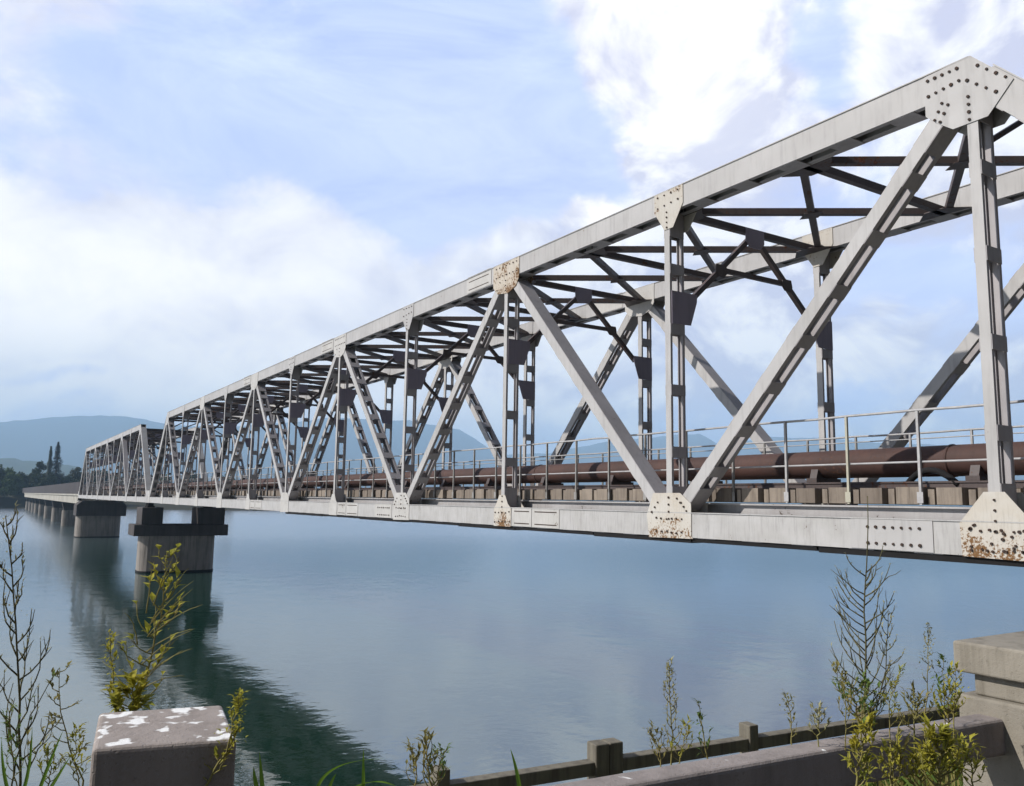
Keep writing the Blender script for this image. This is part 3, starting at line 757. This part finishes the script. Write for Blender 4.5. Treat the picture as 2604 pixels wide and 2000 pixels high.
weed('leaning dark stalk fanning right from the left edge weed',(160,1822),(62,1995),2.8,13,6,.12,2,('stem_dark','leaf_o'),.03,.01,.8,False,-.02,.2,.004,0)
weed('arching brown stalk reaching toward the square concrete post, lowest at left',(150,1700),(30,1995),2.75,14,4,.12,2,('stem_dark','leaf_g'),.03,.01,.8,False,-.03,.3,.004,0)
weed('tall yellow green leafy weed rising behind the square concrete post',(425,1405),(330,1830),3.1,15,22,.20,4,('stem_green','leaf_y'),.045,.022,.60,True,.03,.05,.0055,60,curl=.4,fil=((385,1580,480,1445),(380,1590,492,1478),(375,1620,490,1498),(380,1620,515,1538),(370,1660,495,1600),(360,1690,490,1602),(355,1730,490,1650),(350,1750,465,1655),(350,1760,470,1720),(390,1540,440,1420),(372,1560,385,1440),(350,1640,318,1560)))
weed('bushy pale flowering stem just left of the tall leafy weed',(278,1605),(292,1830),3.05,16,8,.05,7,('stem_green','leaf_y'),.026,.012,.7,False,.0,.1,.004,50)
weed('small bright green leafy clump touching the back of the square post',(345,1730),(325,1835),2.9,17,12,.07,8,('stem_green','leaf_y'),.05,.032,.5,False,.0,.0,.004,0)
weed('knobbly yellow brown flowering weed in front of the square post right edge',(605,1762),(515,2010),2.02,18,18,.055,5,('stem_green','leaf_y'),.020,.009,.6,False,.02,.1,.004,70,rootz=-1.62)
weed('stubby olive seedling rising near the lower middle of the photo',(1085,1872),(1092,2010),2.6,19,12,.09,3,('stem_green','leaf_o'),.035,.012,.8,False,.0,.0,.005,0)
weed('pale spire of dry seed heads, centre right, behind the concrete rail',(1700,1684),(1706,1950),3.2,20,22,.085,5,('stem_green','leaf_p'),.022,.007,.72,False,.004,.12,.0042,90)
weed('slim leaning green blade plant right of the pale centre spire',(1776,1786),(1800,1945),3.2,21,7,.08,3,('stem_green','leaf_g'),.035,.010,.8,False,.0,.1,.004,20)
weed('short curled spike between the slim plant and the tall dark weed',(1996,1762),(2012,1885),3.2,22,9,.05,4,('stem_green','leaf_o'),.02,.008,.6,False,.01,.1,.0035,40)
weed('tallest dark bare weed with many upswept twigs, right of centre',(2206,1262),(2196,1860),3.3,46,36,.25,9,('stem_dark','leaf_p'),.018,.005,.62,True,.0,.05,.006,0,umax=.69,flare=.10)
weed('side stalk leaning right beside the tallest dark weed',(2258,1552),(2215,1860),3.25,24,16,.13,6,('stem_dark','leaf_p'),.018,.006,.6,True,.02,.2,.0042,10)
weed('pale beaded spire left of the capped pillar',(2360,1588),(2352,1845),3.3,25,10,.08,4,('stem_green','leaf_p'),.02,.008,.6,False,.006,.02,.0035,110)
weed('thin short spike closest to the capped pillar',(2398,1668),(2402,1820),3.3,26,8,.06,6,('stem_green','leaf_g'),.03,.012,.6,False,.0,.0,.003,30)
weed('low leafy green tangle at the foot of the tallest dark weed',(2168,1740),(2190,1870),3.2,27,20,.16,8,('stem_green','leaf_g'),.035,.012,.55,True,.0,.0,.005,0)
weed('low olive tangle of twiggy stems below the pale beaded spire',(2330,1770),(2325,1860),3.15,28,14,.12,8,('stem_green','leaf_o'),.032,.009,.6,False,.0,.0,.004,0)
weed('low yellow green bush against the left side of the capped pillar',(2412,1752),(2412,1840),3.2,29,16,.10,8,('stem_green','leaf_y'),.030,.009,.6,False,.0,.0,.004,0)
weed('yellow green weed in front of the concrete rail, left of the pair',(2205,1835),(2175,2010),2.0,30,20,.06,9,('stem_green','leaf_y'),.026,.008,.6,False,.0,.0,.004,20,rootz=-1.62)
weed('broad yellow rosette weed in front of the concrete rail, right of the pair',(2385,1870),(2390,2010),1.95,31,24,.09,12,('stem_green','leaf_y'),.034,.009,.62,False,.0,.0,.005,10,rootz=-1.62)
weed('thin brown stalk beside the broad rosette weed in front of the rail',(2285,1850),(2330,2010),1.98,32,6,.05,4,('stem_green','leaf_o'),.03,.010,.6,False,-.02,.1,.004,0,rootz=-1.62)

rn=random.Random(5)
UG=[((2270,1905),(2262,2010),'low yellow weed before the concrete rail, between the tall pair','leaf_y'),((2450,1900),(2470,2010),'low yellow weed under the rail end, touching the capped pillar','leaf_y'),((2330,1930),(2335,2010),'shortest yellow weed before the concrete rail','leaf_y'),((110,1900),(118,2010),'pale green leafy weed between left edge weeds and the post','leaf_y'),((2075,1800),(2080,1880),'sprawling thin weed left of the tallest dark weed foot','leaf_p'),((2120,1690),(2150,1870),'thin leaning twig weed close left of the tallest dark weed','leaf_o'),((2290,1700),(2262,1860),'yellowish twig weed close right of the tallest dark weed','leaf_y'),((2432,1700),(2425,1820),'small pale sprig nearest the pillar cap edge','leaf_y'),((1645,1850),(1680,1950),'short bent weed left of the pale centre spire foot','leaf_o'),((1745,1840),(1722,1950),'short yellowish sprig right of the pale centre spire foot','leaf_y'),((1040,1900),(1052,2010),'short dry sprig left of the stubby olive seedling','leaf_o'),((1135,1905),(1118,2010),'short green sprig right of the stubby olive seedling','leaf_g'),((20,1800),(45,2010),'leafy green low weed at the left bottom corner','leaf_g'),((195,1850),(205,2010),'low leafy sprig touching the left face of the square post','leaf_y')]
for k,(tp,bs_,lb,mt) in enumerate(UG):
    weed(lb,tp,bs_,(1.98 if bs_[1]>2000 else 3.1) if tp[0]>1200 else 2.75,60+k,12,.075,5,('stem_green',mt),.026,.009,.65,True,rn.uniform(-.02,.02),.1,.0032,14,rootz=-1.62 if (tp[0]>1200 and bs_[1]>2000) else None)
def grass_tuft(label,blades,depth,width,rootz):
    b0=at_depth(*blades[0][0],depth)
    root=thing('grass_tuft',label,'grass','fresh grass blades on the bank',(b0.x,b0.y,rootz))
    for base,mid,tip in blades:
        b,m_,t=(at_depth(*q,depth) for q in (base,mid,tip))
        c2=m_*2-(b+t)/2; mb=MB(); vs=[]; n=12
        foot=Vector((b.x,b.y,rootz))
        pts=[foot]+[b*(1-k)**2+c2*2*k*(1-k)+t*k*k for k in [i/n for i in range(n+1)]]
        for i,p in enumerate(pts):
            w=width*(1-(i/(n+1))**2.2)+.0006; sdir=(CR*.8+V_F*.3).normalized()
            d=(pts[min(i+1,n+1)]-pts[max(i-1,0)]).normalized(); s=(sdir-d*sdir.dot(d)).normalized(); nn=d.cross(s)
            vs+=[p-s*w/2,p+nn*w*.18,p+s*w/2]
        fs=[]
        for i in range(n+1): fs+=[(3*i,3*i+1,3*i+4,3*i+3),(3*i+1,3*i+2,3*i+5,3*i+4)]
        mb.add(vs,fs,0,True); part(mb,'grass_blade',[M['grass']],root)
grass_tuft('arching bright grass blades at the bottom centre left',[((805,2010),(860,1950),(980,1930)),((890,2010),(950,1988),(1010,2002)),((924,2010),(924,1960),(924,1902)),((835,2010),(845,1985),(855,1968))],2.3,.010,-1.62)
grass_tuft('single upright grass blade beside the square concrete post',[((668,2010),(664,1965),(660,1912)),((655,2010),(648,1980),(645,1950))],2.3,.012,-1.62)
grass_tuft('single slanting grass blade before the concrete rail, lower middle',[((1322,2010),(1312,1955),(1298,1905))],2.2,.011,-1.62)
grass_tuft('few dark green blades below the left edge weeds',[((60,2010),(75,1940),(82,1850)),((100,2010),(130,1930),(160,1860)),((20,2010),(8,1950),(4,1880)),((125,2010),(150,1970),(178,1925))],2.5,.010,-1.62)

# low ground cover over the bank, nobody could count it
gc=MB(); rnd=random.Random(99)
for i in range(5200):
    x=rnd.uniform(2.75,5.1); y=rnd.uniform(-5,9)
    z=bank(x,y); h=rnd.uniform(.08,.28); a=rnd.uniform(0,6.28); w=rnd.uniform(.006,.013)
    ln=rnd.uniform(0,.16); d=Vector((math.cos(a)*ln,math.sin(a)*ln,h)); s=Vector((-math.sin(a),math.cos(a),0))*w
    p=Vector((x,y,z-.01)); gc.add([p-s,p+s,p+d*.6+s*.7,p+d+Vector((math.cos(a)*ln*.4,math.sin(a)*ln*.4,-.01)),p+d*.6-s*.7],[(0,1,2,3,4)],rnd.randint(0,1))
o=gc.build('bank_grass',[M['leaf_g'],M['leaf_o']]); tag(o,'short mixed grass growing on the bank slope between the two fences','grass',None,'stuff')

# ---------------------------------------------------------------- haze
SUN_AZ,SUN_EL=R(-68),R(36)
mb=MB(); mb.box(-330,9200,-6200,9000,-9.5,780); hz=mb.build('haze',[]); hz['kind']='stuff'
hm=bpy.data.materials.new('haze'); hm.use_nodes=True; nt=hm.node_tree; nt.nodes.clear()
out=N(nt,'ShaderNodeOutputMaterial'); pv=N(nt,'ShaderNodeVolumePrincipled'); pv.inputs['Density'].default_value=.00020
pv.inputs['Color'].default_value=(.52,.76,1,1); pv.inputs['Anisotropy'].default_value=0
L(nt,pv.outputs[0],out.inputs['Volume']); hz.data.materials.append(hm)

# ---------------------------------------------------------------- sky
w=bpy.data.worlds.new('World'); SC.world=w; w.use_nodes=True; nt=w.node_tree
bg=nt.nodes['Background']; STR=.1; bg.inputs['Strength'].default_value=STR
sky=N(nt,'ShaderNodeTexSky'); sky.sky_type='NISHITA'; sky.sun_disc=False; sky.sun_elevation=SUN_EL
# Blender: sun_rotation 0 points the sun along +Y, growing clockwise seen from above
sd=W((math.cos(SUN_AZ)*math.cos(SUN_EL),math.sin(SUN_AZ)*math.cos(SUN_EL),math.sin(SUN_EL)))
sky.sun_rotation=math.atan2(sd.x,sd.y); sky.air_density=1.0; sky.dust_density=.6; sky.ozone_density=1.2
tc=N(nt,'ShaderNodeTexCoord'); dirv=tc.outputs['Generated']
sep=N(nt,'ShaderNodeSeparateXYZ'); L(nt,dirv,sep.inputs[0])
wn=N(nt,'ShaderNodeTexNoise'); wn.inputs['Scale'].default_value=5.0; wn.inputs['Detail'].default_value=5; L(nt,dirv,wn.inputs['Vector'])
ws=N(nt,'ShaderNodeSeparateXYZ'); L(nt,wn.outputs['Color'],ws.inputs[0])
az=math_(nt,'ARCTAN2',math_(nt,'MULTIPLY',sep.outputs[1],-1),sep.outputs[0])
el=math_(nt,'ARCSINE',sep.outputs[2])
azw=math_(nt,'ADD',az,math_(nt,'MULTIPLY',math_(nt,'SUBTRACT',ws.outputs[0],.5),.26))
elw=math_(nt,'ADD',el,math_(nt,'MULTIPLY',math_(nt,'SUBTRACT',ws.outputs[1],.5),.16))
def blob(px,py,sx,sy_,wt):
    a,e=azel(px,py); 
    u=math_(nt,'MULTIPLY',math_(nt,'SUBTRACT',azw,a),FPX/sx); v=math_(nt,'MULTIPLY',math_(nt,'SUBTRACT',elw,e),FPX/sy_)
    q=math_(nt,'ADD',math_(nt,'MULTIPLY',u,u),math_(nt,'MULTIPLY',v,v))
    return math_(nt,'MULTIPLY',math_(nt,'EXPONENT',math_(nt,'MULTIPLY',q,-1)),wt)
cl=noise(nt,vscale(nt,dirv,(1,1,2.2)),2.6,8,.58,.5)
acc=mapr(nt,cl,.25,.75,.12,.78)
fd=noise(nt,vscale(nt,dirv,(1,1,1.6)),11,7,.6,.4)
acc=math_(nt,'ADD',acc,math_(nt,'MULTIPLY',math_(nt,'SUBTRACT',fd,.5),.55))
for bl in [(150,640,700,150,.62),(700,860,700,190,.6),(250,820,500,160,.35),(1750,280,190,260,.38),(2250,150,350,180,.30),(150,60,420,140,.10),(2150,900,520,330,.16),(1480,560,110,60,.55),(1650,60,150,120,.3),(250,1000,400,40,.2),(1500,800,400,220,.25),(2500,450,200,250,.12),
           (1230,230,330,190,-.65),(700,180,420,130,-.38),(950,400,520,60,-.35),(1000,520,450,35,-.3),(560,935,95,36,-.55),(110,965,150,30,-.35),(2330,720,170,50,-.55),(2120,150,110,80,-.65),(1850,330,120,200,-.22),(2150,1000,160,60,-.35),(1560,430,80,110,-.45),(1430,350,90,260,-.35),(2250,560,200,60,-.2)]:
    acc=math_(nt,'ADD',acc,blob(*bl))
bil=noise(nt,vscale(nt,dirv,(1,1,1.35)),7.5,9,.56,.55)
acc=math_(nt,'ADD',acc,math_(nt,'MULTIPLY',math_(nt,'SUBTRACT',bil,.5),mapr(nt,az,.40,.72,.22,.80,True)))
fac=mapr(nt,acc,.26,.66,0,1,True)
K=1/STR
# relief: the same billows sampled a little towards the sun tell lit from shaded sides
off=N(nt,'ShaderNodeVectorMath',operation='ADD'); L(nt,dirv,off.inputs[0]); off.inputs[1].default_value=(-.012,.030,.022)
bil2=noise(nt,vscale(nt,off.outputs[0],(1,1,1.35)),7.5,9,.56,.55)
rel=math_(nt,'MULTIPLY',math_(nt,'SUBTRACT',bil,bil2),mapr(nt,az,.40,.72,.7,2.6,True))
shade=noise(nt,vscale(nt,dirv,(1,1,1.8)),3.6,5,.55,.3)
ccol=mixc(nt,mapr(nt,math_(nt,'ADD',shade,rel),.30,.72),(.66*K,.665*K,.83*K),(1.06*K,1.05*K,1.06*K))
wht=None
for bl in [(200,760,700,190,1.0),(650,960,600,160,.9),(1480,560,110,70,.9),(1760,230,170,230,.45),(2060,120,70,110,.6),(2200,60,60,70,.6),(250,1010,520,110,.9)]:
    b_=blob(*bl); wht=b_ if wht is None else math_(nt,'MAXIMUM',wht,b_)
ccol=mixc(nt,math_(nt,'MULTIPLY',wht,mapr(nt,math_(nt,'ADD',shade,rel),.2,.6,.45,.95)),ccol,(1.36*K,1.29*K,1.20*K))
# thin bright veil over the clear parts, as in the photograph
veil=mixc(nt,.75,sky.outputs[0],(.51*K,.64*K,1.13*K))
cir=noise(nt,vscale(nt,dirv,(1.2,1.2,4.5)),2.2,7,.62,1.2)
veil=mixc(nt,mapr(nt,cir,.34,.68,.25,.9),veil,(.78*K,.88*K,1.16*K))
lav=mapr(nt,noise(nt,dirv,1.6,2),.42,.65)
veil=mixc(nt,math_(nt,'MULTIPLY',lav,.14),veil,(.62*K,.60*K,1.08*K))
col=mixc(nt,fac,veil,ccol)
# dimming added to the unseen sky behind and overhead, keeps shaded faces dark
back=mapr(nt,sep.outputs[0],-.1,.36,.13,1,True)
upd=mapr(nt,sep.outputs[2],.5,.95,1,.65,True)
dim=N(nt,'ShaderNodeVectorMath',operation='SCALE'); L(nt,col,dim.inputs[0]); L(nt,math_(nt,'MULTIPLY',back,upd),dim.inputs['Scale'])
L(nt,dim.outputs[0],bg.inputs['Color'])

# ---------------------------------------------------------------- sun
sl_=bpy.data.lights.new('sun','SUN'); sl_.energy=5.0; sl_.angle=R(.6); sl_.color=(1,.96,.91)
so=bpy.data.objects.new('sun',sl_); COL.objects.link(so); so.rotation_euler=sd.to_track_quat('Z','Y').to_euler(); so.location=(0,0,60)

# ---------------------------------------------------------------- camera
cam=bpy.data.cameras.new('camera'); co=bpy.data.objects.new('camera',cam); COL.objects.link(co)
cam.sensor_fit='HORIZONTAL'; cam.sensor_width=36; cam.lens=FPX/2604*36; cam.clip_start=.05; cam.clip_end=12000
from mathutils import Matrix
rt,upv,bk=W(V_R),W(V_U),-W(V_F)
co.matrix_world=Matrix(((rt.x,upv.x,bk.x,0),(rt.y,upv.y,bk.y,0),(rt.z,upv.z,bk.z,0),(0,0,0,1)))
SC.camera=co
SC.view_settings.view_transform='Standard'; SC.view_settings.look='None'; SC.view_settings.exposure=.22; SC.view_settings.gamma=1
SC.cycles.volume_bounces=3; SC.cycles.max_bounces=6; SC.cycles.transparent_max_bounces=6
